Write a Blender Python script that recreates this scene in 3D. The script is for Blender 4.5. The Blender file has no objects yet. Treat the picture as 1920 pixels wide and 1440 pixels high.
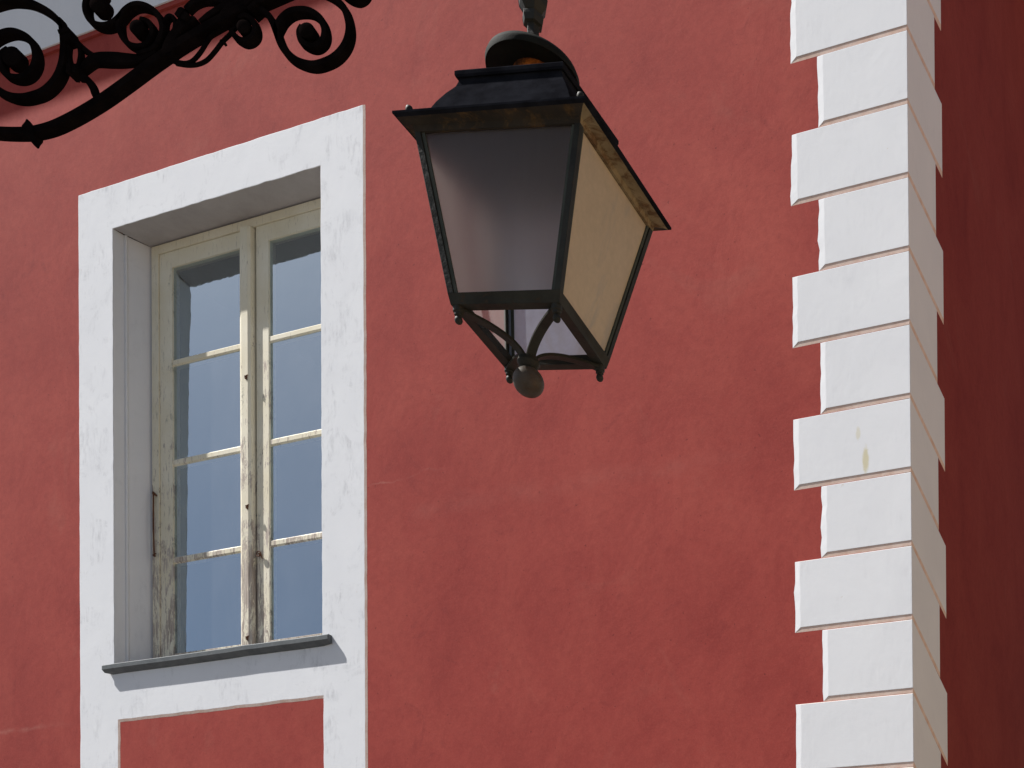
import bpy, bmesh, math, random
from mathutils import Vector, Matrix
random.seed(7)
SC = bpy.context.scene
COL = SC.collection
H = 1.6                                  # eye height
FPX, CX, CY = 2100.0, 1920.0, 1938.0     # focal length and principal point in photo pixels
V = Vector

# ------------------------------------------------------------------ camera
cam = bpy.data.cameras.new('camera')
cam.sensor_width = 36.0
cam.lens = FPX / 1920 * 36
cam.shift_x = (960 - CX) / 1920
cam.shift_y = (CY - 720) / 1920
cam.clip_start = 0.05
cam.clip_end = 500
camo = bpy.data.objects.new('camera', cam)
COL.objects.link(camo)
camo.location = (0, 0, H)
camo.rotation_euler = (math.pi / 2, 0, 0)
SC.camera = camo

# ------------------------------------------------------------------ facade frame
AZ = 0.30425
D0 = 4.5
EV = V((math.cos(AZ), -math.sin(AZ), 0))
NV = V((math.sin(AZ), math.cos(AZ), 0))
P0 = V(((1705 - CX) / FPX * D0, D0, 0))

def lean(e, z):
    k = 0.005 + 0.0048 * min(1, max(0, (e + 2.8) / 2.8))
    return (3 - z) * k

def W(e, w, z):                # facade coordinates: along, into the wall, up from the eye
    return P0 + EV * (e + lean(e, z)) + NV * w + V((0, 0, z + H))

def Q(e, z, w):                # same sight line as (e, 0, z) but lying on the plane at depth w
    p = W(e, 0, z) - V((0, 0, H))
    t = (P0.dot(NV) + w) / p.dot(NV)
    p = p * t
    return p + V((0, 0, H))

# ------------------------------------------------------------------ light
SUN_A, SUN_C = 2.75, 3.70
trav = (EV * SUN_A + NV - V((0, 0, SUN_C))).normalized()
tos = -trav
elev = math.asin(tos.z)
azim = math.atan2(tos.x, tos.y)
sun = bpy.data.lights.new('sun', 'SUN')
sun.energy = 4.8
sun.angle = math.radians(0.5)
sun.color = (1.0, 0.975, 0.94)
suno = bpy.data.objects.new('sun', sun)
COL.objects.link(suno)
suno.location = (-20, 0, 30)
suno.rotation_euler = trav.to_track_quat('-Z', 'Y').to_euler()

wd = bpy.data.worlds.new('World')
SC.world = wd
wd.use_nodes = True
nt = wd.node_tree
nt.nodes.clear()
sky = nt.nodes.new('ShaderNodeTexSky')
sky.sky_type = 'NISHITA'
sky.sun_disc = False
sky.sun_elevation = elev
sky.sun_rotation = azim
sky.air_density = 1.0
sky.dust_density = 1.3
sky.ozone_density = 1.0
bg = nt.nodes.new('ShaderNodeBackground')
bg.inputs['Strength'].default_value = 0.05
wo = nt.nodes.new('ShaderNodeOutputWorld')
nt.links.new(sky.outputs[0], bg.inputs[0])
nt.links.new(bg.outputs[0], wo.inputs[0])
SC.view_settings.view_transform = 'Standard'
SC.view_settings.look = 'None'
SC.view_settings.exposure = 0.70
SC.view_settings.gamma = 1.0
SC.render.engine = 'CYCLES'
SC.cycles.max_bounces = 10
SC.cycles.transparent_max_bounces = 12

# ------------------------------------------------------------------ materials
def lin(r, g, b):
    f = lambda c: (c / 255 / 12.92) if c / 255 <= 0.04045 else ((c / 255 + 0.055) / 1.055) ** 2.4
    return (f(r), f(g), f(b), 1)

GLX, GLZ = .0, .13
class Mat:
    def __init__(self, name):
        self.m = bpy.data.materials.new(name)
        self.m.use_nodes = True
        self.t = self.m.node_tree
        self.t.nodes.clear()
        self.out = self.n('ShaderNodeOutputMaterial')
        self.tc = self.n('ShaderNodeTexCoord')
    def n(self, k, **kw):
        nd = self.t.nodes.new(k)
        for a, b in kw.items():
            setattr(nd, a, b)
        return nd
    def l(self, a, b):
        self.t.links.new(a, b)
    def noise(self, scale, detail=4, rough=0.55, stretch=None, dist=0.0, off=0):
        no = self.n('ShaderNodeTexNoise')
        no.inputs['Scale'].default_value = scale
        no.inputs['Detail'].default_value = detail
        no.inputs['Roughness'].default_value = rough
        no.inputs['Distortion'].default_value = dist
        src = self.tc.outputs['Object']
        mp = self.n('ShaderNodeMapping')
        mp.inputs['Location'].default_value = (off, off * .7, off * 1.3)
        if stretch:
            mp.inputs['Scale'].default_value = stretch
        self.l(src, mp.inputs[0])
        self.l(mp.outputs[0], no.inputs['Vector'])
        return no.outputs['Fac']
    def ramp(self, src, stops):
        r = self.n('ShaderNodeValToRGB')
        els = r.color_ramp.elements
        while len(els) < len(stops):
            els.new(0.5)
        for e, (p, c) in zip(els, stops):
            e.position = p
            e.color = c if len(c) == 4 else (*c, 1)
        self.l(src, r.inputs[0])
        return r.outputs[0]
    def g(self, src, a, b):        # grey ramp a..b -> 0..1
        return self.ramp(src, [(a, (0, 0, 0, 1)), (b, (1, 1, 1, 1))])
    def mix(self, f, a, b, mode='MIX'):
        m = self.n('ShaderNodeMix', data_type='RGBA', blend_type=mode)
        for s, i in ((f, 0), (a, 6), (b, 7)):
            if hasattr(s, 'links') or hasattr(s, 'is_output'):
                self.l(s, m.inputs[i])
            else:
                m.inputs[i].default_value = s
        return m.outputs[2]
    def math(self, op, a, b=0.0):
        m = self.n('ShaderNodeMath', operation=op)
        m.use_clamp = False
        for s, i in ((a, 0), (b, 1)):
            if hasattr(s, 'is_output'):
                self.l(s, m.inputs[i])
            else:
                m.inputs[i].default_value = s
        return m.outputs[0]
    def bump(self, hs, dist, strength=1.0, prev=None, bevel=None):
        b = self.n('ShaderNodeBump')
        b.inputs['Distance'].default_value = dist
        b.inputs['Strength'].default_value = strength
        self.l(hs, b.inputs['Height'])
        if prev is not None:
            self.l(prev, b.inputs['Normal'])
        elif bevel:
            bv = self.n('ShaderNodeBevel', samples=4)
            bv.inputs['Radius'].default_value = bevel
            self.l(bv.outputs[0], b.inputs['Normal'])
        return b.outputs[0]
    def bsdf(self, col, rough=0.8, metal=0.0, normal=None, spec=0.3):
        p = self.n('ShaderNodeBsdfPrincipled')
        for s, k in ((col, 'Base Color'), (rough, 'Roughness'), (metal, 'Metallic'), (spec, 'Specular IOR Level')):
            if hasattr(s, 'is_output'):
                self.l(s, p.inputs[k])
            else:
                p.inputs[k].default_value = s
        if normal is not None:
            self.l(normal, p.inputs['Normal'])
        return p.outputs[0]
    def done(self, sh):
        self.l(sh, self.out.inputs[0])
        return self.m

def _obj(x, y):
    r_ = V(((x - CX) / FPX, 1, (CY - y) / FPX))
    return r_ * (P0.dot(NV) / r_.dot(NV)) + V((0, 0, H)) - W(0, 0, -H)
SCARS = [(_obj(760, 893).z, _obj(684, 893).x, _obj(860, 893).x, .005, .40),
         (_obj(900, 940).z, _obj(760, 940).x, _obj(1460, 940).x, .06, .09),
         (_obj(80, 1360).z, _obj(-60, 1360).x, _obj(145, 1360).x, .02, .45)]
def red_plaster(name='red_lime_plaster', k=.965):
    m = Mat(name)
    big = m.noise(0.9, 5, 0.6, dist=0.6)
    mid = m.noise(3.2, 6, 0.62, (1, 1, 0.8), 0.5, 3)
    fine = m.noise(28, 5, 0.6, off=5)
    grain = m.noise(260, 3, 0.6)
    c = m.ramp(big, [(0.30, (.285, .046, .038)), (0.50, (.345, .062, .050)), (0.68, (.40, .081, .063))])
    c2 = m.ramp(mid, [(0.28, (.265, .040, .036)), (0.46, (.345, .061, .050)), (0.72, (.415, .090, .068))])
    c = m.mix(0.55, c, c2)
    blot = m.g(m.noise(1.5, 6, 0.65, off=11, dist=1.0), 0.60, 0.72)
    c = m.mix(m.math('MULTIPLY', blot, 0.42), c, (.38, .12, .092, 1))
    dk = m.g(m.noise(5.5, 7, 0.7, off=17, dist=1.4), 0.60, 0.78)
    c = m.mix(m.math('MULTIPLY', dk, 0.5), c, (.17, .028, .03, 1))
    c = m.mix(m.math('MULTIPLY', m.g(fine, 0.40, 0.70), 0.28), c, (.22, .036, .032, 1))
    c = m.mix(m.math('MULTIPLY', m.g(m.noise(110, 4, .7, off=7), .45, .7), 0.22), c, (.46, .115, .09, 1))
    sep = m.n('ShaderNodeSeparateXYZ'); m.l(m.tc.outputs['Object'], sep.inputs[0])
    for zc, x0, x1, th, amt in SCARS:
        dz = m.math('ABSOLUTE', m.math('SUBTRACT', m.math('ADD', sep.outputs[2], m.math('MULTIPLY', m.noise(2.2, 5, .6, off=zc), .16)), zc + .08))
        ln = m.g(m.math('SUBTRACT', th, dz), 0, th)
        ex = m.math('MULTIPLY', m.g(m.math('SUBTRACT', sep.outputs[0], x0), 0, .08), m.g(m.math('SUBTRACT', x1, sep.outputs[0]), 0, .5))
        c = m.mix(m.math('MULTIPLY', m.math('MULTIPLY', ln, ex), m.math('MULTIPLY', m.g(m.noise(7, 5, .7, off=zc), .35, .65), amt)), c, (.52, .26, .21, 1))
    pit = m.g(m.noise(70, 2, 0.4, off=9), 0.735, 0.76)
    c = m.mix(m.math('MULTIPLY', pit, 0.5), c, (.10, .02, .02, 1))
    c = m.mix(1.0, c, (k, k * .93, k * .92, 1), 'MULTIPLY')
    nb = m.bump(grain, 0.0008, 0.45)
    nb = m.bump(fine, 0.002, 0.25, nb)
    nb = m.bump(mid, 0.010, 0.25, nb)
    return m.done(m.bsdf(c, 0.9, 0, nb, 0.12))

def white_plaster(name, tint=(.80, .805, .82), dirt=0.30, peel=True):
    m = Mat(name)
    fine = m.noise(45, 5, 0.65)
    brush = m.noise(55, 4, 0.6, (1, 1, 0.25), off=2)
    big = m.noise(2.5, 5, 0.6, dist=.5)
    c = m.mix(m.math('MULTIPLY', m.g(big, 0.35, 0.75), 0.5), (*tint, 1), (tint[0] * .88, tint[1] * .885, tint[2] * .90, 1))
    d1 = m.math('MULTIPLY', m.g(m.noise(6, 6, .7, off=6, dist=.8), 0.50, 0.72), m.g(brush, 0.42, 0.68))
    c = m.mix(m.math('MULTIPLY', d1, dirt), c, (.40, .40, .42, 1))
    if name == 'white_limewash_quoin':
        for (sx, sy, rx, rz, amt) in ((1623, 862, .012, .045, .8), (1609, 812, .009, .022, .45)):
            ray_ = V(((sx - CX) / FPX, 1, (CY - sy) / FPX))
            pt = ray_ * ((P0.dot(NV) - .0035) / ray_.dot(NV)) + V((0, 0, H)) - W(0, 0, -H)
            sub = m.n('ShaderNodeVectorMath', operation='SUBTRACT'); m.l(m.tc.outputs['Object'], sub.inputs[0]); sub.inputs[1].default_value = tuple(pt)
            scl = m.n('ShaderNodeVectorMath', operation='MULTIPLY'); m.l(sub.outputs[0], scl.inputs[0]); scl.inputs[1].default_value = (1 / rx, 1 / rx, 1 / rz)
            ln = m.n('ShaderNodeVectorMath', operation='LENGTH'); m.l(scl.outputs[0], ln.inputs[0])
            dd = m.math('ADD', ln.outputs['Value'], m.math('MULTIPLY', m.noise(60, 4, .7, off=3), 1.2))
            mk2 = m.math('MULTIPLY', m.g(m.math('SUBTRACT', 2.1, dd), .1, .7), amt)
            c = m.mix(mk2, c, (.62, .55, .33, 1))
    if peel:
        pl = m.g(m.noise(13, 6, 0.7, off=21), 0.70, 0.72)
        c = m.mix(m.math('MULTIPLY', pl, .5), c, (.58, .47, .36, 1))
    nb = m.bump(m.noise(230, 3, .6, off=1), 0.0006, 0.35, bevel=0.004)
    nb = m.bump(fine, 0.0018, 0.2, nb)
    nb = m.bump(brush, 0.0012, 0.25, nb)
    nb = m.bump(big, 0.008, 0.2, nb)
    return m.done(m.bsdf(c, 0.88, 0, nb, 0.15))

def joint_plaster():
    m = Mat('tinted_joint_plaster')
    n1 = m.noise(22, 5, .6)
    c = m.ramp(n1, [(0.3, (.70, .49, .39)), (0.6, (.80, .63, .54))])
    return m.done(m.bsdf(c, .9, 0, m.bump(m.noise(120, 3), .001, .5), .1))

def old_paint_wood():
    m = Mat('peeling_cream_paint')
    big = m.noise(4, 4, .6)
    c = m.mix(m.g(big, .35, .7), (.74, .665, .49, 1), (.83, .77, .62, 1))
    # wear grows towards the weathered lower part of the window
    sep = m.n('ShaderNodeSeparateXYZ')
    m.l(m.tc.outputs['Object'], sep.inputs[0])
    mr = m.n('ShaderNodeMapRange')
    mr.inputs[1].default_value = 3.55
    mr.inputs[2].default_value = 5.35
    mr.inputs[3].default_value = 0.09
    mr.inputs[4].default_value = -0.05
    m.l(sep.outputs[2], mr.inputs[0])
    pn = m.math('ADD', m.math('MULTIPLY', m.noise(75, 7, .75, (1, 1, .16), .5, 4), .55), m.math('MULTIPLY', m.noise(9, 6, .7, (1, 1, .45), .6, 14), .45))
    pm = m.math('ADD', pn, mr.outputs[0])
    mask = m.g(pm, 0.545, 0.575)
    wood = m.ramp(m.noise(90, 5, .6, (1, 1, .06)), [(0.3, (.27, .215, .17)), (0.5, (.45, .375, .31)), (.75, (.58, .51, .44))])
    c = m.mix(mask, c, wood)
    mould = m.math('MULTIPLY', m.g(m.noise(9, 6, .7, (1, 1, .4), off=31), .60, .70), m.g(m.noise(70, 3, .6, off=8), .45, .6))
    c = m.mix(m.math('MULTIPLY', mould, .55), c, (.10, .12, .08, 1))
    crack = m.math('MULTIPLY', m.g(m.noise(120, 5, .7, (1, 1, .1), off=3), .60, .66), .45)
    c = m.mix(crack, c, (.16, .12, .09, 1))
    nb = m.bump(mask, .0012, -0.8, bevel=0.0025)
    nb = m.bump(m.noise(150, 4, .6, (1, 1, .12)), .0007, .7, nb)
    return m.done(m.bsdf(c, .7, 0, nb, .25))

def black_iron():
    m = Mat('black_painted_iron')
    n1 = m.noise(30, 5, .6)
    c = m.ramp(n1, [(0.35, (.0045, .0033, .0033)), (0.7, (.0095, .0066, .0060))])
    r = m.ramp(n1, [(0.3, (.55,) * 3), (0.7, (.8,) * 3)])
    return m.done(m.bsdf(c, r, .0, m.bump(m.noise(90, 4), .0005, .4, bevel=.0018), .0))

def lantern_metal(name, a, b, rust, rl, rh, seed=0, spec=.3, rough=.5):
    m = Mat(name)
    n1 = m.noise(16, 5, .65, off=seed)
    c = m.mix(m.g(n1, .35, .7), (*a, 1), (*b, 1))
    rm = m.math('MULTIPLY', m.g(m.noise(24, 7, .72, off=seed + 5, dist=.6), rl, rh), .85)
    rc = m.ramp(m.noise(90, 4, .6, off=seed), [(.35, tuple(x * .45 for x in rust)), (.65, rust)])
    c = m.mix(rm, c, rc)
    nb = m.bump(m.noise(120, 4, .6), .0009, .5, bevel=.0016)
    nb = m.bump(n1, .003, .3, nb)
    return m.done(m.bsdf(c, rough, .0, nb, spec))

def frosted(name, clear, glow, glow2, skin, part=.30, blur=False):
    m = Mat(name)
    st = m.noise(9, 6, .65, (1, 1, .35), dist=.7)
    fine = m.noise(60, 5, .65)
    tr = m.n('ShaderNodeBsdfTranslucent'); m.l(m.mix(m.g(st, .3, .7), (*glow, 1), (*glow2, 1)), tr.inputs[0])
    df = m.n('ShaderNodeBsdfDiffuse')
    sk = m.mix(m.g(fine, .3, .7), (*[v * .85 for v in skin], 1), (*skin, 1))
    shade_streak = m.math('MULTIPLY', m.g(m.noise(5.5, 6, .65, (1, 1, .45), 1.2, 23), .50, .64), .6)  # grey noise streaks, painting a shadow streak into the pane colour
    sk = m.mix(shade_streak, sk, (*[sum(skin) / 3 * .55] * 3, 1))
    m.l(sk, df.inputs[0])
    tp = m.n('ShaderNodeBsdfTransparent'); tp.inputs[0].default_value = (.86, .83, .78, 1)
    gl = m.n('ShaderNodeBsdfGlossy'); gl.inputs['Roughness'].default_value = .3
    gl.inputs[0].default_value = (.8, .8, .8, 1)
    a = m.n('ShaderNodeMixShader'); a.inputs[0].default_value = part
    m.l(tr.outputs[0], a.inputs[1]); m.l(df.outputs[0], a.inputs[2])
    b = m.n('ShaderNodeMixShader'); b.inputs[0].default_value = clear
    m.l(a.outputs[0], b.inputs[1])
    if blur:       # ground glass: what is behind shows only as a soft blur
        rf = m.n('ShaderNodeBsdfRefraction'); rf.inputs['Roughness'].default_value = .75; rf.inputs['IOR'].default_value = 1.30
        rf.inputs[0].default_value = (.88, .90, .84, 1)
        m.l(rf.outputs[0], b.inputs[2])
    else:
        m.l(tp.outputs[0], b.inputs[2])
    c = m.n('ShaderNodeMixShader')
    lw = m.n('ShaderNodeLayerWeight')
    m.l(m.math('ADD', m.math('MULTIPLY', m.math('POWER', lw.outputs['Facing'], 3), .22), .03), c.inputs[0])
    m.l(b.outputs[0], c.inputs[1]); m.l(gl.outputs[0], c.inputs[2])
    return m.done(c.outputs[0])

def window_glass():
    m = Mat('old_window_glass')
    # old crown glass sits a little out of true in its putty: the sheet leans and waves
    geo = m.n('ShaderNodeNewGeometry')
    va = m.n('ShaderNodeVectorMath', operation='ADD')
    m.l(geo.outputs['Normal'], va.inputs[0])
    va.inputs[1].default_value = tuple(EV * GLX + V((0, 0, GLZ)))
    vn = m.n('ShaderNodeVectorMath', operation='NORMALIZE')
    m.l(va.outputs[0], vn.inputs[0])
    nb = m.bump(m.noise(2.6, 3, .5), .0035, .35, vn.outputs[0])
    nb = m.bump(m.noise(9, 3, .5, off=4), .0007, .4, nb)
    gl = m.n('ShaderNodeBsdfGlossy')
    gl.inputs['Roughness'].default_value = .02
    gl.inputs[0].default_value = (.70, .87, 1.0, 1)
    m.l(nb, gl.inputs['Normal'])
    tp = m.n('ShaderNodeBsdfTransparent'); tp.inputs[0].default_value = (.75, .78, .78, 1)
    df = m.n('ShaderNodeBsdfDiffuse'); df.inputs[0].default_value = (.46, .45, .44, 1)
    a = m.n('ShaderNodeMixShader')
    m.l(m.math('ADD', m.math('MULTIPLY', m.g(m.noise(5, 6, .7, (1, 1, .5), off=13), .3, .8), .13), .05), a.inputs[0])
    m.l(tp.outputs[0], a.inputs[1]); m.l(df.outputs[0], a.inputs[2])
    c = m.n('ShaderNodeMixShader')
    lw = m.n('ShaderNodeLayerWeight'); lw.inputs[0].default_value = .5
    m.l(m.math('ADD', m.math('MULTIPLY', m.math('POWER', lw.outputs['Facing'], 3), .8), .40), c.inputs[0])
    m.l(a.outputs[0], c.inputs[1]); m.l(gl.outputs[0], c.inputs[2])
    return m.done(c.outputs[0])

def simple(name, a, b, scale=5, rough=.8, bd=.003, spec=.2, stretch=None):
    m = Mat(name)
    n1 = m.noise(scale, 6, .65, stretch)
    c = m.mix(m.g(n1, .3, .7), (*a, 1), (*b, 1))
    return m.done(m.bsdf(c, rough, 0, m.bump(m.noise(scale * 8, 4), bd, .4), spec))

M = dict(
    red=red_plaster(),
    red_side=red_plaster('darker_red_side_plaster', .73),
    white=white_plaster('white_limewash_surround', dirt=.75),
    quoin=white_plaster('white_limewash_quoin', (.80, .80, .81), .16),
    reveal=white_plaster('white_reveal_plaster', (.76, .75, .75), .3, False),
    edge=joint_plaster(),
    cream=old_paint_wood(),
    joint_dirt=simple('dirty_joint_line', (.30, .21, .17), (.42, .31, .26), 30, .9),
    soffit=simple('shade_toned_soffit_plaster', (.36, .33, .32), (.46, .43, .42), 5, .9),  # darker than the reveal: the soffit's shade is put into its colour
    iron=black_iron(),
    roof_metal=lantern_metal('blackened_sheet_metal', (.009, .009, .011), (.019, .0195, .024), (.03, .018, .01), .62, .75, 2, .0, .9),
    frame_metal=lantern_metal('dull_green_black_iron', (.017, .0155, .011), (.035, .033, .024), (.07, .035, .015), .58, .72, 9, .25, .6),
    cap_metal=lantern_metal('dark_cap_iron', (.010, .010, .0085), (.021, .021, .016), (.05, .025, .012), .6, .72, 9, .06, .75),
    bead=lantern_metal('greenish_old_putty', (.05, .055, .045), (.085, .088, .072), (.06, .04, .02), .6, .75, 5, .15, .8),
    rusty=lantern_metal('rust_flecked_sheet', (.030, .025, .020), (.055, .042, .030), (.15, .085, .035), .54, .66, 4, .1, .8),
    orange_rust=lantern_metal('orange_rust', (.05, .02, .01), (.12, .04, .012), (.60, .16, .02), .42, .58, 7, .2, .8),
    brown_ball=lantern_metal('brown_rusted_iron', (.055, .042, .031), (.090, .068, .05), (.09, .05, .025), .5, .7, 12, .25, .55),
    pane_front=frosted('grey_dusty_glass', .48, (.50, .48, .47), (.66, .63, .61), (.085, .085, .08), .3, True),
    pane_right=frosted('warm_lit_dusty_glass', .03, (.80, .60, .34), (.9, .70, .42), (.66, .50, .32), .72),  # warm light from the side street painted into the dusty glass colour
    pane_back=frosted('sky_tinted_glass', .05, (.55, .62, .80), (.65, .72, .88), (.66, .74, .95), .65),  # blue sky reflection painted into the pane colour
    pane_left=frosted('clear_dirty_glass', .45, (.27, .26, .25), (.34, .32, .31), (.2, .19, .18)),
    lit_rust=lantern_metal('bounce_lit_flaking_rust', (.20, .145, .075), (.30, .22, .12), (.14, .065, .025), .5, .62, 14, .2, .8),  # rust made lighter, with warm bounce light painted into its colour
    glass=window_glass(),
    sill=simple('grey_slate', (.085, .095, .10), (.14, .15, .155), 14, .6, .002),
    rust_hw=simple('rusty_hardware', (.07, .03, .018), (.16, .065, .03), 60, .8, .001),
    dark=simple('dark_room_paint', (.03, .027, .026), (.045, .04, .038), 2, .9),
    stone=simple('worn_street_paving', (.10, .095, .09), (.16, .15, .14), 1.2, .85),
    tile=simple('terracotta_tile', (.25, .10, .06), (.36, .16, .09), 3, .85),
    ochre=simple('ochre_render', (.55, .40, .24), (.66, .50, .32), 1, .9),
)

# ------------------------------------------------------------------ mesh helpers
class MB:
    def __init__(self):
        self.v = []; self.f = []; self.mi = []
    def poly(self, pts, mi=0):
        b = len(self.v)
        self.v += [V(p) for p in pts]
        self.f.append(tuple(range(b, b + len(pts)))); self.mi.append(mi)
    def hexa(self, a, b, mi=0, caps=True):    # two loops of equal length, joined
        n = len(a); s = len(self.v)
        self.v += [V(p) for p in a] + [V(p) for p in b]
        for i in range(n):
            j = (i + 1) % n
            self.f.append((s + i, s + j, s + n + j, s + n + i)); self.mi.append(mi)
        if caps:
            self.f.append(tuple(range(s + n - 1, s - 1, -1))); self.mi.append(mi)
            self.f.append(tuple(range(s + n, s + 2 * n))); self.mi.append(mi)
    def rings(self, rs, closed=True, caps=True, mi=0):
        n = len(rs[0]); s = len(self.v)
        for r in rs:
            self.v += [V(p) for p in r]
        for k in range(len(rs) - 1):
            for i in range(n if closed else n - 1):
                j = (i + 1) % n
                self.f.append((s + k * n + i, s + k * n + j, s + (k + 1) * n + j, s + (k + 1) * n + i)); self.mi.append(mi)
        if caps:
            self.f.append(tuple(range(s + n - 1, s - 1, -1))); self.mi.append(mi)
            e = s + (len(rs) - 1) * n
            self.f.append(tuple(range(e, e + n))); self.mi.append(mi)
    def box(self, fn, e0, e1, w0, w1, z0, z1, mi=0):
        self.hexa([fn(e0, w0, z0), fn(e1, w0, z0), fn(e1, w1, z0), fn(e0, w1, z0)],
                  [fn(e0, w0, z1), fn(e1, w0, z1), fn(e1, w1, z1), fn(e0, w1, z1)], mi)
    def lathe(self, c, prof, n=32, mi=0, axis=None):
        c = V(c)
        rs = []
        for r, z in prof:
            r = max(r, 1e-5)
            rs.append([c + V((r * math.cos(6.28318530718 * i / n), r * math.sin(6.28318530718 * i / n), z)) for i in range(n)])
        self.rings(rs, True, True, mi)
    def tube(self, pts, rad, n=10, mi=0):
        pts = [V(p) for p in pts]
        rs = []
        for i, p in enumerate(pts):
            d = (pts[min(i + 1, len(pts) - 1)] - pts[max(i - 1, 0)]).normalized()
            u = d.cross(V((0, 1, 0.03))).normalized(); q = d.cross(u)
            r = rad[i] if isinstance(rad, (list, tuple)) else rad
            rs.append([p + (u * math.cos(6.2831853 * k / n) + q * math.sin(6.2831853 * k / n)) * r for k in range(n)])
        self.rings(rs, True, True, mi)
    def build(self, name, mats, parent=None, smooth=False, label=None):
        me = bpy.data.meshes.new(name)
        off = V((0, 0, 0))
        p = parent
        while p is not None:
            off = off + V(p.location); p = p.parent
        me.from_pydata([tuple(v - off) for v in self.v], [], self.f)
        if not isinstance(mats, (list, tuple)):
            mats = [mats]
        for mt in mats:
            me.materials.append(mt)
        for pl, mi in zip(me.polygons, self.mi):
            pl.material_index = mi
            pl.use_smooth = smooth
        bm = bmesh.new(); bm.from_mesh(me)
        bmesh.ops.remove_doubles(bm, verts=bm.verts, dist=1e-6)
        if len(bm.faces) > 1:
            bmesh.ops.recalc_face_normals(bm, faces=bm.faces)
        if smooth:
            for ed in bm.edges:
                if len(ed.link_faces) == 2 and ed.calc_face_angle(0) > math.radians(38):
                    ed.smooth = False
        bm.to_mesh(me); bm.free()
        o = bpy.data.objects.new(name, me)
        COL.objects.link(o)
        if parent is not None:
            o.parent = parent
        if label:
            o['label'] = label
        return o

def thing(name, loc, label, cat):
    o = bpy.data.objects.new(name, None)
    o.empty_display_size = .2
    COL.objects.link(o)
    o.location = loc
    o['label'] = label; o['category'] = cat
    return o

def plate(fn, outer, holes, w0, w1, name, mat, parent, jit=0.0, step=.06, edge_mat=None, slope=None):
    """flat slab with holes, its outline subdivided and slightly uneven"""
    def dens(loop):
        out = []
        for i in range(len(loop)):
            a, b = loop[i], loop[(i + 1) % len(loop)]
            L = math.hypot(b[0] - a[0], b[1] - a[1]); n = max(1, int(L / step))
            nx, nz = (b[1] - a[1]) / L, -(b[0] - a[0]) / L
            for k in range(n):
                t = k / n
                j = (random.gauss(0, jit) if k else 0)
                out.append((a[0] + (b[0] - a[0]) * t + nx * j, a[1] + (b[1] - a[1]) * t + nz * j))
        return out
    bm = bmesh.new(); edges = []; loops = []; flat = []
    for lp in [outer] + holes:
        pts = dens(lp); flat.append(pts)
        vs = [bm.verts.new(fn(p[0], w0, p[1])) for p in pts]
        loops.append(vs)
        for i in range(len(vs)):
            edges.append(bm.edges.new((vs[i], vs[(i + 1) % len(vs)])))
    bmesh.ops.triangle_fill(bm, edges=edges, use_beauty=True)
    d = NV * (w1 - w0)
    for li, vs in enumerate(loops):
        sl = [slope(li, *p) if slope else (0, 0, 0) for p in flat[li]]
        bk = [bm.verts.new(v.co + d + EV * q[0] + V((0, 0, q[1]))) for v, q in zip(vs, sl)]
        for i in range(len(vs)):
            j = (i + 1) % len(vs)
            f = bm.faces.new((vs[i], vs[j], bk[j], bk[i])); f.material_index = 1 if (sl[i][2] and sl[j][2]) else 0
    bmesh.ops.recalc_face_normals(bm, faces=bm.faces)
    me = bpy.data.meshes.new(name)
    off = V(parent.location)
    for v in bm.verts:
        v.co -= off
    bm.to_mesh(me); bm.free()
    me.materials.append(mat); me.materials.append(edge_mat or mat)
    o = bpy.data.objects.new(name, me); COL.objects.link(o); o.parent = parent
    return o

# ------------------------------------------------------------------ ground
g = MB()
g.poly([(-120, -120, 0), (120, -120, 0), (120, 120, 0), (-120, 120, 0)])
go = g.build('ground', M['stone']); go['kind'] = 'structure'

# ------------------------------------------------------------------ red house
house = thing('red_house', W(0, 0, -H), 'red plastered house with white corner quoins and white window surround', 'house')

# side wall plane: vertical plane through the corner edge
D2 = V(((2350 - CX) / FPX, 1, 0)).normalized()
PROUD = 0.0035
C_hi, C_lo = Q(0, 4.0, -PROUD), Q(0, 1.0, -PROUD)
CE = (C_hi - C_lo) / 3.0                 # corner edge per metre of z
NS = D2.cross(CE).normalized()
if NS.x < 0: NS = -NS
EYE = V((0, 0, H))
def corner(z):                            # outer corner point at height z above the eye
    t = (z + H - C_lo.z) / CE.z
    return C_lo + CE * t
def SP(x, y, off=0.0):                    # side wall plane, by sight line
    r = V(((x - CX) / FPX, 1, (CY - y) / FPX))
    t = ((C_lo + NS * off - EYE).dot(NS)) / r.dot(NS)
    return EYE + r * t
def pix(p):
    q = p - EYE
    return CX + FPX * q.x / q.y, CY - FPX * q.z / q.y
SLOPE = 2.13

# walls
plate(W, [(-9, -H), (-0.032, -H), (-0.032, 7.4), (-9, 7.4)], [[(-4.60, 1.80), (-2.95, 1.80), (-2.95, 4.32), (-4.60, 4.32)]], 0, .12, 'front_wall', M['red'], house)
mb = MB()
def side_base(z, dist):                   # wall plane behind the proud side quoins
    return corner(z) - NS * PROUD + D2 * dist
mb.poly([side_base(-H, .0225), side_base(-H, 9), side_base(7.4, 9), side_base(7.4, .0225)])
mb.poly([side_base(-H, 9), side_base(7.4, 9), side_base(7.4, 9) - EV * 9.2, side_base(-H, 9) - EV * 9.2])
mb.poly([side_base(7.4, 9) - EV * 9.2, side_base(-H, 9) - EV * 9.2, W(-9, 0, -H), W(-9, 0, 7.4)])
mb.build('side_wall', M['red_side'], house)

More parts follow.
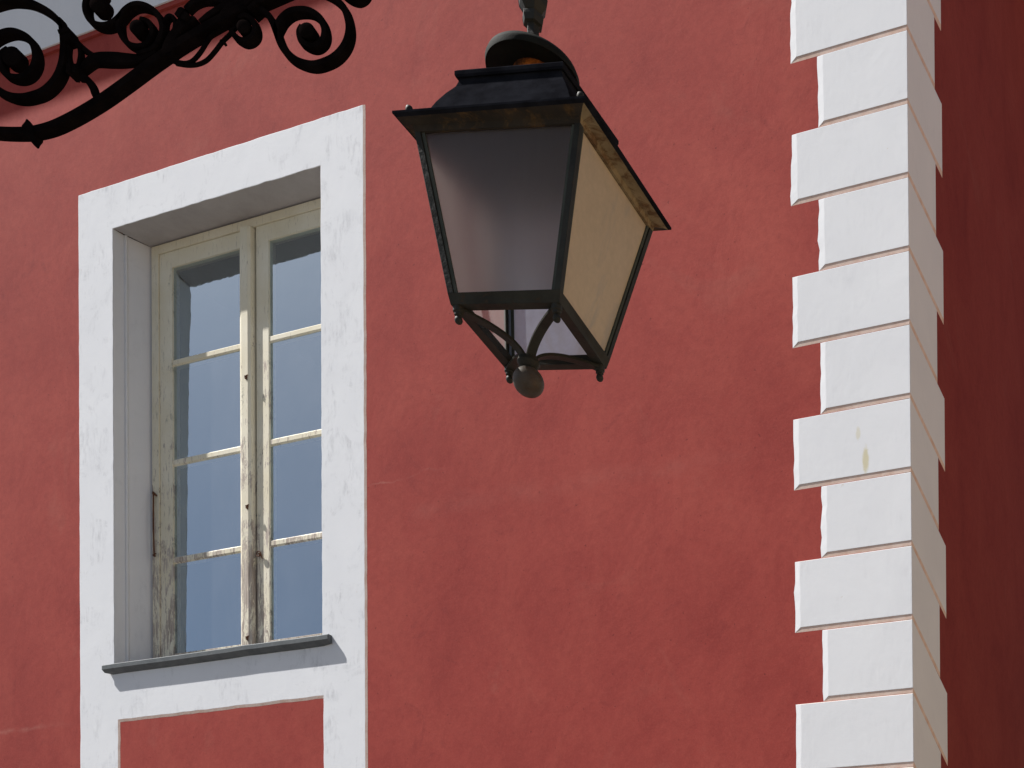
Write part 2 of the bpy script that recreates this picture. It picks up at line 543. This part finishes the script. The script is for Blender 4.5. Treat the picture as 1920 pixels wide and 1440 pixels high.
# quoins
DZ, Z0 = 0.29652, 4.0573
def base_z(i):
    zi = Z0 - DZ * i
    sl = (zi / D0) / NV.y
    return zi - .019 - PROUD * sl
chips = {}
for i in range(-3, 20):
    zt, zb = base_z(i - 1), base_z(i)     # groove bottoms above and below
    long_front = (i % 2 == 0)
    j = lambda s=.0015: random.gauss(0, s)
    eL = -.526 if long_front else -.401
    fw = eL + .027
    ft, fb = zt - .004, zb + .019
    mb = MB()
    # front
    TL, BL = Q(fw + j(), ft, 0), Q(fw + j(), fb, 0)
    TL = W(fw + .020 * -1.0 + .02, -PROUD, ft); BL = W(fw + j(), -PROUD, fb)
    TR, BR = corner(ft), corner(fb)
    bTL, bBL = W(eL + j(), 0.0, zt - .002), W(eL + j(), 0.0, zb + .0)
    cin = lambda z: corner(z) - NS * PROUD + NV * PROUD * .98 - EV * .0
    bTR, bBR = cin(zt - .002), cin(zb)
    # uneven left arris: a few points
    n = 7
    Lf = [TL.lerp(BL, k / n) + (EV * j(.0014) if 0 < k < n else V((0, 0, 0))) for k in range(n + 1)]
    Lb = [bTL.lerp(bBL, k / n) + (EV * j(.0022) if 0 < k < n else V((0, 0, 0))) for k in range(n + 1)]
    # chamfered upper left corner of the block
    mb.poly([TR] + Lf + [BR], 0)
    for k in range(n):
        mb.poly([Lb[k], Lb[k + 1], Lf[k + 1], Lf[k]], 0)
    mb.poly([bTL, TL, TR, bTR], 1)
    kk = NV * .0014
    mb.poly([BL, BL + kk, BR + kk, BR], 2)
    mb.poly([BL + kk, bBL, bBR, BR + kk], 1)
    # side
    xfar = 55 if long_front else 70
    def sidept(cpt, dx):
        x, y = pix(cpt)
        return SP(x + dx, y + SLOPE * dx)
    fx = xfar - 9 if not long_front else xfar - 7
    sT, sB = sidept(TR, fx + 4), sidept(BR, fx + 4)
    cham = (sT - sB) * .0
    mb.poly([TR, BR, sB, sT], 0)
    dd = D2 * .014
    gT, gB = zt - .002 - ft, fb - zb
    kT = sT + dd - NS * PROUD + V((0, 0, gT)); kB = sB + dd * .9 - NS * PROUD - V((0, 0, gB))
    mb.poly([sT, sB, kB, kT], 0)
    mb.poly([TR, sT, kT, bTR], 1)
    mb.poly([BR, bBR, kB, sB], 1)
    mb.build('quoin_block', [M['quoin'], M['edge'], M['joint_dirt']], house)

# white band and its moulding on both faces, then the eaves far above
mb = MB()
mb.box(W, -9, 0.015, -.018, -.0005, 5.262, 5.95)
sb0 = corner(5.30)
mb.build('cornice_band', [M['quoin']], house)
mb = MB()
mb.box(W, -9, .01, -.012, -.0005, 5.238, 5.2605)
mb.build('moulding', M['red'], house)
mb = MB()
def side_line(y0, m, x, off=0):
    return SP(x, y0 + m * (x - 1703), off)
a0, a1 = side_line(-590, 2.66, 1706, 0), side_line(-590, 2.66, 1990, 0)
b0, b1 = a0 + V((0, 0, .6)), a1 + V((0, 0, .6))
mb.hexa([a0, a1, b1, b0], [p - NS * .0195 for p in (a0, a1, b1, b0)])
mb.build('cornice_band', M['quoin'], house)
mb = MB()
m0, m1 = a0 - V((0, 0, .035)) - NS * .006, a1 - V((0, 0, .035)) - NS * .006
n0, n1 = a0 - V((0, 0, .002)) - NS * .006, a1 - V((0, 0, .002)) - NS * .006
mb.hexa([m0, m1, n1, n0], [p - NS * .0135 for p in (m0, m1, n1, n0)])
mb.build('moulding', M['edge'], house)
mb = MB()
OV = .50
ez = 4.975 + SUN_C * OV
mb.box(W, -9.4, .5, -OV, 9.5, ez, ez + .12)
mb.build('eaves', M['white'], house)
mb = MB()
pk = [W(-9.4, -OV, ez + .12), W(.5, -OV, ez + .12), W(.5, 9.5, ez + .12), W(-9.4, 9.5, ez + .12)]
r0, r1 = W(-6, 4.5, ez + 2.2), W(-3, 4.5, ez + 2.2)
mb.poly([pk[0], pk[1], r1, r0]); mb.poly([pk[1], pk[2], r1]); mb.poly([pk[2], pk[3], r0, r1]); mb.poly([pk[3], pk[0], r0])
mb.build('roof', M['tile'], house)

# window surround (plaster band proud of the wall) with the red panel showing below
IL, IR, IT = -4.497, -3.079, 4.203
SB = 1.915
def surr_slope(li, e, z):
    if li == 0:
        return (.013, 0, 1) if e > -2.83 else (0, 0, 0)
    if li == 2:
        a = .013 if e < -4.46 else 0
        b = -.014 if z > 1.62 else 0
        return (a, b, 1 if (a or b) else 0)
    return (0, 0, 0)
plate(W, [(-4.749, -H), (-2.8155, -H), (-2.8155, 4.4306), (-4.749, 4.4306)],
      [[(IL, 1.90), (IR, 1.90), (IR, IT), (IL, IT)],
       [(-4.470, -.9), (-3.073, -.9), (-3.073, 1.636), (-4.470, 1.636)]],
      -.003, -.0002, 'window_surround', M['white'], house, jit=.0009, step=.05, edge_mat=M['edge'], slope=surr_slope)

# reveal
WD = .151
iL, iR = -4.440, -3.025
mb = MB()
prof = [(IL, -.0015), (IL + .003, .050), (IL + .012, .0505), (IL + .016, .058), (IL + .011, .066), (iL, WD + .05)]
pr = prof
for a, b in zip(pr[:-1], pr[1:]):
    mb.poly([W(a[0], a[1], 1.88), W(b[0], b[1], 1.88), W(b[0], b[1], IT), W(a[0], a[1], IT)])
mb.poly([W(IR, -.0015, 1.88), W(iR, WD + .05, 1.88), W(iR, WD + .05, IT), W(IR, -.0015, IT)])
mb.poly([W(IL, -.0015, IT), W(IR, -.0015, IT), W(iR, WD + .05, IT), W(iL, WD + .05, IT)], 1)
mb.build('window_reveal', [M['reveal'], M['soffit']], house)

# sill
mb = MB()
sl0, sl1 = -4.540, -3.012
pts = [(-.034, 1.893), (-.034, 1.913), (-.028, 1.918), (.165, 1.935), (.165, 1.88), (0, 1.872), (-.020, 1.880)]
ring = []
nS = 14
for k in range(nS + 1):
    e = sl0 + (sl1 - sl0) * k / nS
    jz = random.gauss(0, .0008)
    ww = 1 if 0 < k < nS else .8
    lo, hi = IL + .002, IR - .002
    row = []
    for (w, z) in pts:
        ee = e if w < -.012 else min(max(e, lo), hi)
        row.append(W(ee, w, z + jz))
    ring.append(row)
mb.rings(ring)
mb.build('window_sill', M['sill'], house)

# window (frame) with sashes, panes and hardware
FW = WD
mb = MB()
ft = IT - .009
mb.box(W, iL + .002, -4.388, FW, FW + .085, 1.915, ft)
mb.box(W, -3.082, iR - .002, FW, FW + .085, 1.915, ft)
mb.box(W, -4.388, -3.082, FW, FW + .085, 4.150, ft)
mb.box(W, -4.388, -3.082, FW - .004, FW + .085, 1.915, 1.950)
win = mb.build('window', M['cream'], house)

muntz = [(3.538, 3.578), (3.007, 3.048), (2.489, 2.530)]
PB, PT = 2.012, 4.064
def sash(e0, e1, g0, g1):
    m = MB()
    f0, f1 = FW + .006, FW + .046
    m.box(W, e0, g0, f0, f1, 1.952, 4.147)
    m.box(W, g1, e1, f0, f1, 1.952, 4.147)
    m.box(W, g0, g1, f0, f1, PT, 4.147)
    m.box(W, g0, g1, f0, f1, 1.952, PB)
    for a, b in muntz:
        m.hexa([W(g0, f0 + .012, b), W(g0, f0 + .003, (a + b) / 2 + .011), W(g0, f0 + .003, (a + b) / 2 - .011), W(g0, f0 + .012, a), W(g0, f1 - .006, a), W(g0, f1 - .006, b)],
               [W(g1, f0 + .012, b), W(g1, f0 + .003, (a + b) / 2 + .011), W(g1, f0 + .003, (a + b) / 2 - .011), W(g1, f0 + .012, a), W(g1, f1 - .006, a), W(g1, f1 - .006, b)])
    o = m.build('sash', M['cream'])
    o.parent = win
    zs = [PT] + [z for ab in muntz for z in (ab[1], ab[0])] + [PB]
    for k in range(4):
        p = MB()
        hi, lo = zs[2 * k] + .006, zs[2 * k + 1] - .006
        p.poly([W(g0 - .006, f0 + .010, lo), W(g1 + .006, f0 + .010, lo), W(g1 + .006, f0 + .010, hi), W(g0 - .006, f0 + .010, hi)])
        po = p.build('pane', M['glass']); po.parent = win
def reparent_fix(o):      # builds above without parent use world vertices: shift into the house frame
    off = V(house.location)
    for v in o.data.vertices:
        v.co -= off
sash(-4.386, -3.762, -4.297, -3.814)
sash(-3.700, -3.084, -3.617, -3.139)
mb = MB()
mb.hexa([W(-3.792, FW + .006, 1.955), W(-3.788, FW - .014, 1.955), W(-3.772, FW - .020, 1.955), W(-3.728, FW - .020, 1.955), W(-3.716, FW - .012, 1.955), W(-3.714, FW + .03, 1.955), W(-3.762, FW + .03, 1.955)],
        [W(-3.792, FW + .006, 4.146), W(-3.788, FW - .014, 4.146), W(-3.772, FW - .020, 4.146), W(-3.728, FW - .020, 4.146), W(-3.716, FW - .012, 4.146), W(-3.714, FW + .03, 4.146), W(-3.762, FW + .03, 4.146)])
mb.build('astragal', M['cream']).parent = win
def hw(name, m):
    o = m.build(name, M['rust_hw'], smooth=True); o.parent = win
    return o
def wp(x, y, w):          # point on the window plane at depth w under a photo position
    r = V(((x - CX) / FPX, 1, (CY - y) / FPX))
    t = (P0.dot(NV) + w) / r.dot(NV)
    return r * t + V((0, 0, H))
for x, y in ((462, 707), (464, 950), (464, 1196)):
    m = MB()
    c = wp(x, y, FW - .021)
    for dx, dz in ((.010, .010), (-.011, .008), (.004, -.014), (-.008, -.008)):
        m.tube([c + NV * .002, c - NV * .004 + EV * dx * .5 + V((0, 0, dz * .5)), c + EV * dx + V((0, 0, dz))], [.005, .004, .0022], 6)
    hw('latch_stud', m)
m = MB()
c = wp(489, 1040, FW + .004)
ringp = [c - NV * .012 + EV * .013 * math.cos(a) + V((0, 0, .013 * math.sin(a))) for a in [k * .6 for k in range(11)]]
m.tube(ringp, .0032, 6)
m.tube([c + NV * .004, c - NV * .012], .005, 6)
m.tube([c - NV * .011 + EV * .01, c - NV * .008 + EV * .020 - V((0, 0, .026))], [.004, .0025], 6)
hw('ring_latch', m)
m = MB()
c0, c1 = wp(290, 926, FW - .004), wp(291, 1042, FW - .004)
m.tube([c0 - EV * .012 + V((0, 0, .012)), c0 - NV * .006, c0 + EV * .014 - V((0, 0, .012))], [.004, .0075, .004], 7)
m.tube([c0 - NV * .006, c0.lerp(c1, .5) - NV * .010 + EV * .003, c1 - NV * .006 + V((0, 0, .012)), c1 - NV * .012 + EV * .010, c1 - NV * .008 + EV * .018 + V((0, 0, .008))], [.0038, .0036, .0036, .0034, .003], 7)
m.tube([c1 + NV * .002 - EV * .006, c1 - NV * .010], .005, 6)
hw('window_hook', m)
for o in win.children:
    reparent_fix(o)

# dark room behind the glass
mb = MB()
r = lambda e, w, z: W(e, w, z)
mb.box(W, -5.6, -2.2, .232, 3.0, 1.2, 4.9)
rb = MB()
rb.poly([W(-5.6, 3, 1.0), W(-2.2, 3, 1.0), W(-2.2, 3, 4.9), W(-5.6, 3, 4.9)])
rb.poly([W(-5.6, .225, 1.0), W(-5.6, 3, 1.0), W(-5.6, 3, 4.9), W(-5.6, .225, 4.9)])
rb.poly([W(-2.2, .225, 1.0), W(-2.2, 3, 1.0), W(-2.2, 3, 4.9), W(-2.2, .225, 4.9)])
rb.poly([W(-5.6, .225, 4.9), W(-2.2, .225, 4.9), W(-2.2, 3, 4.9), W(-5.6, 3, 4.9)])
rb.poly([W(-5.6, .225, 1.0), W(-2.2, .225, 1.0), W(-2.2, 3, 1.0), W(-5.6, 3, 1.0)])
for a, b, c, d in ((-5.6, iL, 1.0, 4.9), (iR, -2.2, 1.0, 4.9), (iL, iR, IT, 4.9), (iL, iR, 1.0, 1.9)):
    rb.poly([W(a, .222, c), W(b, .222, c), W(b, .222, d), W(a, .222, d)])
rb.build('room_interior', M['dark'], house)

# ------------------------------------------------------------------ house across the side street (outside the picture, lights the shaded wall)
oh = thing('ochre_house', (7.5, 7, 0), 'plain ochre house across the side street', 'house')
mb = MB()
X = lambda e, w, z: V((e, w, z))
mb.box(X, 5.2, 12, -2, 18, 0, 5.2)
mb.build('wall', M['ochre'], oh)
mb = MB()
mb.hexa([(4.9, -2.3, 5.2), (12.3, -2.3, 5.2), (12.3, 18.3, 5.2), (4.9, 18.3, 5.2)], [(9, -2.3, 6.6), (9.6, -2.3, 6.6), (9.6, 18.3, 6.6), (9, 18.3, 6.6)])
mb.build('roof', M['tile'], oh)

# ------------------------------------------------------------------ lantern
def PZ(x, y, z):                          # photo point on the horizontal plane z (above the eye)
    k = z / (CY - y)
    return V(((x - CX) * k, FPX * k, z + H))
def quad(z, a, b, c):
    A, B, C = PZ(*a, z), PZ(*b, z), PZ(*c, z)
    return [A, B, C, A + C - B]
def qs(q, s, z=None, dx=0):
    c = (q[0] + q[2]) / 2
    r = [c + (p - c) * s + V((dx, 0, 0)) for p in q]
    if z is not None:
        for p in r: p.z = z + H
    return r
def inset(q, d, z=None):
    w = (q[1] - q[0]).length / 2; h = (q[2] - q[1]).length / 2
    c = (q[0] + q[2]) / 2; u = (q[1] - q[0]).normalized(); v = (q[2] - q[1]).normalized()
    r = [c - u * (w - d) - v * (h - d), c + u * (w - d) - v * (h - d), c + u * (w - d) + v * (h - d), c - u * (w - d) + v * (h - d)]
    if z is not None:
        for p in r: p.z = z + H
    return r
EA = quad(1.9169, (735, 212), (1097, 184), (1259, 431))
FB = quad(1.8969, (777, 247), (1088, 230), (1224, 434))
BT = quad(1.5709, (839, 549), (1050, 542), (1144, 674))
BB = quad(1.5510, (845, 571), (1049, 567), (1137, 692))
LD = quad(2.0700, (852, 133), (1056, 116), (1160, 264))
AX = V((-1.100, 2.5, 0))                  # hanging axis
lan = thing('street_lantern', (AX.x, AX.y, 1.42 + H), 'old black metal street lantern with frosted panes hanging in front of the red wall', 'street lantern')

# eave plate and sloping cornice under it
mb = MB()
mb.rings([EA, qs(EA, 1.0, 1.922), inset(EA, .012, 1.926)], caps=False)
mb.rings([inset(EA, .012, 1.926), inset(EA, .045, 1.927)], caps=False)
mb.rings([EA, inset(EA, .006, 1.913)], caps=False)
mb.build('eave', M['roof_metal'], lan)
mb = MB()
fo = qs(FB, 1.015, 1.9085)
mb.rings([inset(EA, .006, 1.913), inset(EA, .012, 1.9125), fo, FB, inset(FB, .006, 1.8965), inset(FB, .010, 1.912)], caps=False)
fas = mb.build('fascia', [M['rusty'], M['lit_rust']], lan)
for pl in fas.data.polygons:
    if abs(pl.normal.x) > abs(pl.normal.y) + .05 and pl.center.x > .05: pl.material_index = 1  # right-hand faces get the rust with bounce light painted in
# bell roof
mb = MB()
prof = [(.95, 2.0585), (.955, 2.050), (.985, 2.038), (1.10, 2.014), (1.205, 1.988), (1.29, 1.962), (1.36, 1.940), (1.42, 1.926)]
rs = []
for k in range(len(prof)):
    rs.append(qs(LD, *prof[k]))
mb.rings(rs, caps=False)
mb.build('roof', M['roof_metal'], lan)
mb = MB()
mb.rings([qs(LD, .94, 2.058), qs(LD, .985, 2.0575), qs(LD, 1.0, 2.062), LD, qs(LD, .97, 2.074), qs(LD, .5, 2.076)], caps=True)
mb.build('roof_ledge', M['roof_metal'], lan)
# chimney neck and its cap
mb = MB()
c = V((AX.x + .012, AX.y, H))
mb.lathe(c, [(.050, 2.070), (.050, 2.132), (.045, 2.150)], 36)
mb.build('chimney_neck', M['orange_rust'], lan, True)
mb = MB()
c = V((AX.x + .004, AX.y, H))
R = .096
mb.lathe(c, [(R - .004, 2.136), (R, 2.134), (R + .001, 2.146), (R - .003, 2.156), (R - .02, 2.166), (.05, 2.178), (.018, 2.184), (.014, 2.192), (.012, 2.184), (.045, 2.172), (R - .022, 2.158), (R - .006, 2.150), (R - .004, 2.136)], 64)
mb.build('chimney_cap', M['cap_metal'], lan, True)
mb = MB()
mb.lathe(c, [(.0138, 2.185), (.0135, 2.247), (.021, 2.250), (.0235, 2.262), (.0235, 2.270), (.018, 2.273), (.021, 2.276), (.031, 2.292), (.033, 2.305), (.028, 2.318), (.016, 2.330), (.013, 2.345), (.013, 2.642)], 6)
mb.build('stem', M['frame_metal'], lan)

# corner posts (angle section) between fascia and the bottom frame
def edgept(q, i, a, b):
    n = len(q)
    u = (q[(i + 1) % 4] - q[i]).normalized(); v = (q[(i - 1) % 4] - q[i]).normalized()
    return q[i] + u * a + v * b
for i in range(4):
    m = MB()
    wv, t = .0125, .005
    def sec(q):
        return [edgept(q, i, 0, 0), edgept(q, i, wv, 0), edgept(q, i, wv, t), edgept(q, i, t, t), edgept(q, i, t, wv), edgept(q, i, 0, wv)]
    m.hexa(sec(FB), sec(BT))
    m.build('corner_post', M['frame_metal'], lan)
# panes
for i in range(4):
    j = (i + 1) % 4
    t0, t1 = inset(FB, .007), inset(BT, .007)
    pa, pb, pc, pd = t1[i], t1[j], t0[j], t0[i]
    m = MB()
    nrm = (pb - pa).cross(pd - pa).normalized()
    q1 = [pa, pb, pc, pd]; q2 = [p + nrm * .003 for p in q1]
    m.poly(q1)
    m.build('pane', M[('pane_front', 'pane_right', 'pane_back', 'pane_left')[i]], lan)
for i in range(4):      # slim putty beads beside the posts
    j = (i + 1) % 4
    t0, t1 = inset(FB, .0055), inset(BT, .0055)
    u0, u1 = (t0[j] - t0[i]).normalized(), (t1[j] - t1[i]).normalized()
    for (q0, q1, sg) in ((t0[i], t1[i], 1), (t0[j], t1[j], -1)):
        m = MB()
        a0, b0, a1, b1 = q0 + u0 * sg * .0075, q0 + u0 * sg * .0145, q1 + u1 * sg * .0075, q1 + u1 * sg * .0145
        n_ = (u0.cross(q1 - q0)).normalized() * .0025
        m.hexa([a0 + n_, b0 + n_, b0 - n_, a0 - n_], [a1 + n_, b1 + n_, b1 - n_, a1 - n_])
        m.build('putty_bead', M['bead'], lan)
# bottom frame
mb = MB()
mb.rings([BT, BB, inset(BB, .021, 1.551), inset(BT, .021, 1.5709), BT], caps=False)
mb.build('bottom_frame', M['frame_metal'], lan)
mb = MB()
# boss, straps, ball
bx, by = -1.106, 2.5
mb.lathe(V((bx, by, H)), [(.012, 1.512), (.021, 1.506), (.024, 1.496), (.020, 1.487), (.014, 1.482)], 24)
mb.build('boss', M['frame_metal'], lan, True)
mb = MB()
rr = .0325
mb.lathe(V((bx, by, H)), [(rr * math.sin(math.pi * k / 16), 1.4545 + rr * .97 * math.cos(math.pi * k / 16)) for k in range(17)], 32)
mb.build('ball_finial', M['brown_ball'], lan, True)
cor = inset(BB, .011)
for i in range(4):
    cp = cor[i]
    m = MB()
    ctr = V((bx, by, 0)); out = V((cp.x, cp.y, 0)) - ctr; Rr = out.length; out.normalize()
    tang = V((-out.y, out.x, 0))
    rings = []
    N = 18
    pp = []
    for k in range(N + 1):
        a = math.pi / 2 * k / N
        r_ = Rr - (Rr - .008) * math.sin(a)
        z_ = 1.546 - .054 * (1 - math.cos(a)) ** 1.15
        pp.append(ctr + out * r_ + V((0, 0, z_ + H)))
    for k in range(N + 1):
        d = (pp[min(k + 1, N)] - pp[max(k - 1, 0)]).normalized()
        nn = d.cross(tang).normalized()
        wd_ = .0095
        p = pp[k]
        rings.append([p + tang * wd_ + nn * .003, p - tang * wd_ + nn * .003, p - tang * wd_ - nn * .003, p + tang * wd_ - nn * .003])
    m.rings(rings)
    m.build('strap', M['frame_metal'], lan, False)
    m = MB()
    m.lathe(V((cp.x, cp.y, H)), [(.011, 1.552), (.011, 1.541), (.0085, 1.539), (.0085, 1.534), (.005, 1.532), (.0075, 1.528), (.0082, 1.523), (.006, 1.518), (.002, 1.5155)], 16)
    m.build('corner_bolt', M['frame_metal'], lan, True)
ek = inset(EA, .022, 1.935)
for i in range(4):
    m = MB()
    p = ek[i]
    m.lathe(V((p.x, p.y, H)), [(.004, 1.926), (.0035, 1.931), (.0065, 1.935), (.0078, 1.940), (.006, 1.946), (.002, 1.949)], 14)
    m.build('eave_knob', M['frame_metal'], lan, True)

# ------------------------------------------------------------------ wrought iron bracket
BY = 2.5
br = thing('iron_bracket', (-3.3, BY, 0), 'black wrought iron scrollwork bracket curling across the upper left of the red wall', 'bracket')
def bp(x, y, dy=0.0):
    return V(((x - CX) / FPX * BY, BY + dy, (CY - y) / FPX * BY + H))
def cat(pts, n=7):
    out = []
    P = [pts[0]] + list(pts) + [pts[-1]]
    for i in range(1, len(P) - 2):
        p0, p1, p2, p3 = P[i - 1], P[i], P[i + 1], P[i + 2]
        for k in range(n):
            t = k / n
            out.append(tuple(.5 * ((2 * p1[a]) + (-p0[a] + p2[a]) * t + (2 * p0[a] - 5 * p1[a] + 4 * p2[a] - p3[a]) * t * t + (-p0[a] + 3 * p1[a] - 3 * p2[a] + p3[a]) * t ** 3) for a in range(len(p1))))
    out.append(tuple(pts[-1]))
    return out
def bar(name, pts, th=9.5, depth=.021, taper=(1, 1), dy=0.0, boss=None, bossr=.014, w=None):
    """flat forged bar following photo points (x, y); th = thickness in photo pixels"""
    c = cat(pts)
    n = len(c); rings = []
    s = BY / FPX
    for i, p in enumerate(c):
        a, b = c[max(i - 1, 0)], c[min(i + 1, n - 1)]
        dx, dz = b[0] - a[0], -(b[1] - a[1])
        L = math.hypot(dx, dz) or 1
        nx, nz = -dz / L, dx / L
        t = i / (n - 1)
        k = 1.0
        if t < .12: k = taper[0] + (1 - taper[0]) * t / .12
        if t > .88: k = taper[1] + (1 - taper[1]) * (1 - t) / .12
        tt = (w(t) if w else th) * k * s / 2
        q = bp(p[0], p[1], dy)
        o = V((nx * tt, 0, nz * tt))
        h = V((0, depth / 2, 0))
        ch = .75
        rings.append([q + o * ch + h, q + o + h * .6, q + o - h * .6, q + o * ch - h, q - o * ch - h, q - o - h * .6, q - o + h * .6, q - o * ch + h])
    m = MB()
    m.rings(rings)
    if boss:
        bc = bp(boss[0], boss[1], dy)
        K = 20
        rs = []
        for (r_, d_) in ((.35, -.62), (.8, -.55), (1, -.42), (1, .42), (.8, .55), (.35, .62)):
            rs.append([bc + V((math.cos(6.2831853 * k / K) * bossr * r_, d_ * depth * 1.15, math.sin(6.2831853 * k / K) * bossr * r_)) for k in range(K)])
        m.rings(rs)
    return m.build(name, M['iron'], br, True)

# sight offset: bars were traced at mid depth
bar('scroll', [(158, 95), (140, 76), (121, 52), (97, 28), (66, 11), (40, 5), (12, 6), (-25, 20), (-60, 55), (-80, 100), (-78, 150)], 12, taper=(.6, 1))
bar('scroll', [(116, 40), (121, 60), (124, 91), (121, 125), (109, 153), (87, 175), (60, 185), (40, 187), (20, 183), (0, 172), (-20, 150), (-28, 125), (-24, 100), (-12, 80), (8, 68), (30, 64), (52, 72), (67, 89), (72, 112), (67, 131), (56, 144), (40, 150), (22, 147), (10, 136), (6, 120), (10, 105), (21, 97)],
    13, taper=(.5, 1), boss=(29, 112), bossr=.0215, w=lambda t: 15 - 4 * t)
bar('scroll', [(262, 107), (290, 97), (305, 77), (309, 56), (302, 36), (288, 21), (270, 14), (254, 15), (240, 24), (228, 38), (214, 49), (197, 53), (180, 48), (168, 34), (165, 16), (171, 0), (186, -9), (200, -3)], 11, taper=(.7, 1), boss=(191, 15), bossr=.0195)
bar('scroll', [(232, 30), (227, 45), (229, 64), (238, 80), (252, 90), (268, 92), (281, 86), (289, 72), (289, 56), (281, 45), (268, 42)], 10, taper=(.5, 1), boss=(263, 58), bossr=.0165)
# large scroll hanging from the right end
bar('scroll', [(470, 24), (492, 22), (505, 31), (514, 45), (522, 65), (531, 88), (545, 107), (564, 120), (591, 126), (619, 118), (639, 104), (653, 83), (658, 58), (653, 31), (643, 13), (625, -2), (600, -14), (575, -22)], 11, taper=(.8, .8), w=lambda t: 9.5 + 5 * math.sin(math.pi * t))
bar('scroll', [(524, 80), (522, 62), (530, 43), (545, 29), (563, 24), (585, 26), (603, 39), (612, 59), (610, 78), (598, 90), (584, 91), (569, 82), (565, 66), (571, 54)], 12, taper=(.35, 1), boss=(580, 64), bossr=.0175, w=lambda t: 15 - 4 * t)
bar('scroll', [(452, 40), (464, 35), (476, 42), (482, 54), (481, 68), (472, 78), (459, 81), (446, 74), (437, 62)], 11, taper=(.6, .8), boss=(462, 57), bossr=.0155)
bar('scroll', [(610, -30), (640, -14), (655, -2), (672, 3), (686, -6), (690, -22), (680, -34), (668, -30)], 12, boss=(673, -14), bossr=.017)
# main rail
bar('rail', [(-330, 60), (-240, 150), (-130, 222), (-40, 246), (40, 252), (90, 245), (135, 226), (190, 194), (240, 159), (290, 122), (340, 88), (400, 52), (450, 26), (510, 0), (600, -40), (720, -100), (860, -190), (960, -268)], 17, depth=.024)
bar('rail', [(-345, -276), (-100, -278), (300, -278), (700, -278), (1000, -278), (1080, -278)], 20, depth=.026)
bar('brace', [(378, 46), (410, 24), (440, 8), (480, -8), (540, -30), (620, -64)], 13, depth=.018, taper=(.5, 1))
bar('brace', [(352, 22), (364, 10), (380, 3), (400, 2), (425, 6), (450, 2), (480, -12)], 13, depth=.016, taper=(.9, .6))
# twisted leaf joining the scrolls to the rail
bar('leaf', [(148, 143), (162, 128), (180, 114), (210, 113), (240, 114), (270, 112), (296, 101)], 14, depth=.016, taper=(.5, .6), w=lambda t: 8 + 18 * math.sin(math.pi * t) ** 1.4)
bar('leaf', [(140, 74), (158, 92), (175, 105), (195, 112)], 9, depth=.014)
bar('leaf', [(318, 112), (322, 90), (334, 68), (352, 50), (372, 40)], 14, depth=.022, taper=(.7, .3), w=lambda t: 26 - 12 * t)
bar('leaf', [(312, 64), (312, 44), (318, 34), (326, 34), (331, 44), (330, 58)], 7, depth=.014)
bar('leaf', [(332, 72), (338, 52), (345, 38), (349, 26), (343, 24), (338, 32)], 8, depth=.02)
bar('leaf', [(418, 36), (440, 18), (462, 12), (480, 18)], 15, depth=.02, taper=(.3, .5))
bar('thin_rod', [(318, 112), (338, 117), (352, 118), (364, 112), (377, 97), (388, 79), (398, 66), (412, 54), (430, 42)], 5.5, depth=.007)
bar('thin_rod', [(330, 120), (352, 123), (371, 121), (388, 113), (403, 97), (417, 79), (430, 66), (440, 55), (452, 42)], 5.5, depth=.007)
bar('thin_rod', [(414, 78), (420, 80), (423, 84)], 5, depth=.007)
bar('strut', [(146, 138), (158, 145), (168, 154), (176, 166), (180, 178), (186, 188), (198, 192)], 10, depth=.012, taper=(1, .8), w=lambda t: 9 + 4 * math.sin(3.14 * t))
bar('strut', [(131, 88), (130, 104), (134, 122), (140, 136)], 6, depth=.012)
bar('strut', [(150, 88), (153, 104), (150, 122), (144, 136)], 7, depth=.012)
def collar(x0, y0, x1, y1, hw_, d_):
    m = MB()
    a, b = bp(x0, y0), bp(x1, y1)
    u = (b - a).normalized(); v = V((-u.z, 0, u.x)) * hw_
    prof_ = [(0, .75), (.12, 1), (.42, 1), (.5, .8), (.58, 1), (.88, 1), (1, .75)]
    rs = []
    for t, k in prof_:
        p = a.lerp(b, t)
        rs.append([p + v * k + V((0, d_ * k, 0)), p + v * k - V((0, d_ * k, 0)), p - v * k - V((0, d_ * k, 0)), p - v * k + V((0, d_ * k, 0))])
    m.rings(rs)
    return m.build('collar', M['iron'], br)
collar(131, 136, 155, 138, .010, .014)
collar(126, 60, 134, 84, .012, .014)
collar(338, 30, 362, 46, .009, .016)
collar(470, 8, 486, 26, .013, .016)
# spiked diamond collar on the rail
m = MB()
a, b = bp(53, 226), bp(69, 276)
u = (b - a).normalized(); v = V((-u.z, 0, u.x))
rs = []
for t, k, q in ((0, .10, .3), (.12, .30, .5), (.30, .75, .9), (.5, 1.0, 1.0), (.70, .75, .9), (.88, .34, .5), (1, .12, .3)):
    p = a.lerp(b, t); rs.append([p + v * .0125 * k + V((0, .014 * q, 0)), p + v * .0125 * k - V((0, .014 * q, 0)), p - v * .0125 * k - V((0, .014 * q, 0)), p - v * .0125 * k + V((0, .014 * q, 0))])
m.rings(rs); m.build('spiked_collar', M['iron'], br)
# the post carrying the bracket, left of the picture
m = MB()
pc = bp(-350, 0); m.lathe(V((pc.x, BY, 0)), [(.16, 0), (.16, .12), (.11, .2), (.07, .4), (.05, .8), (.045, 4.4), (.06, 4.5), (.02, 4.62)], 20)
m.build('post', M['iron'], br, True)
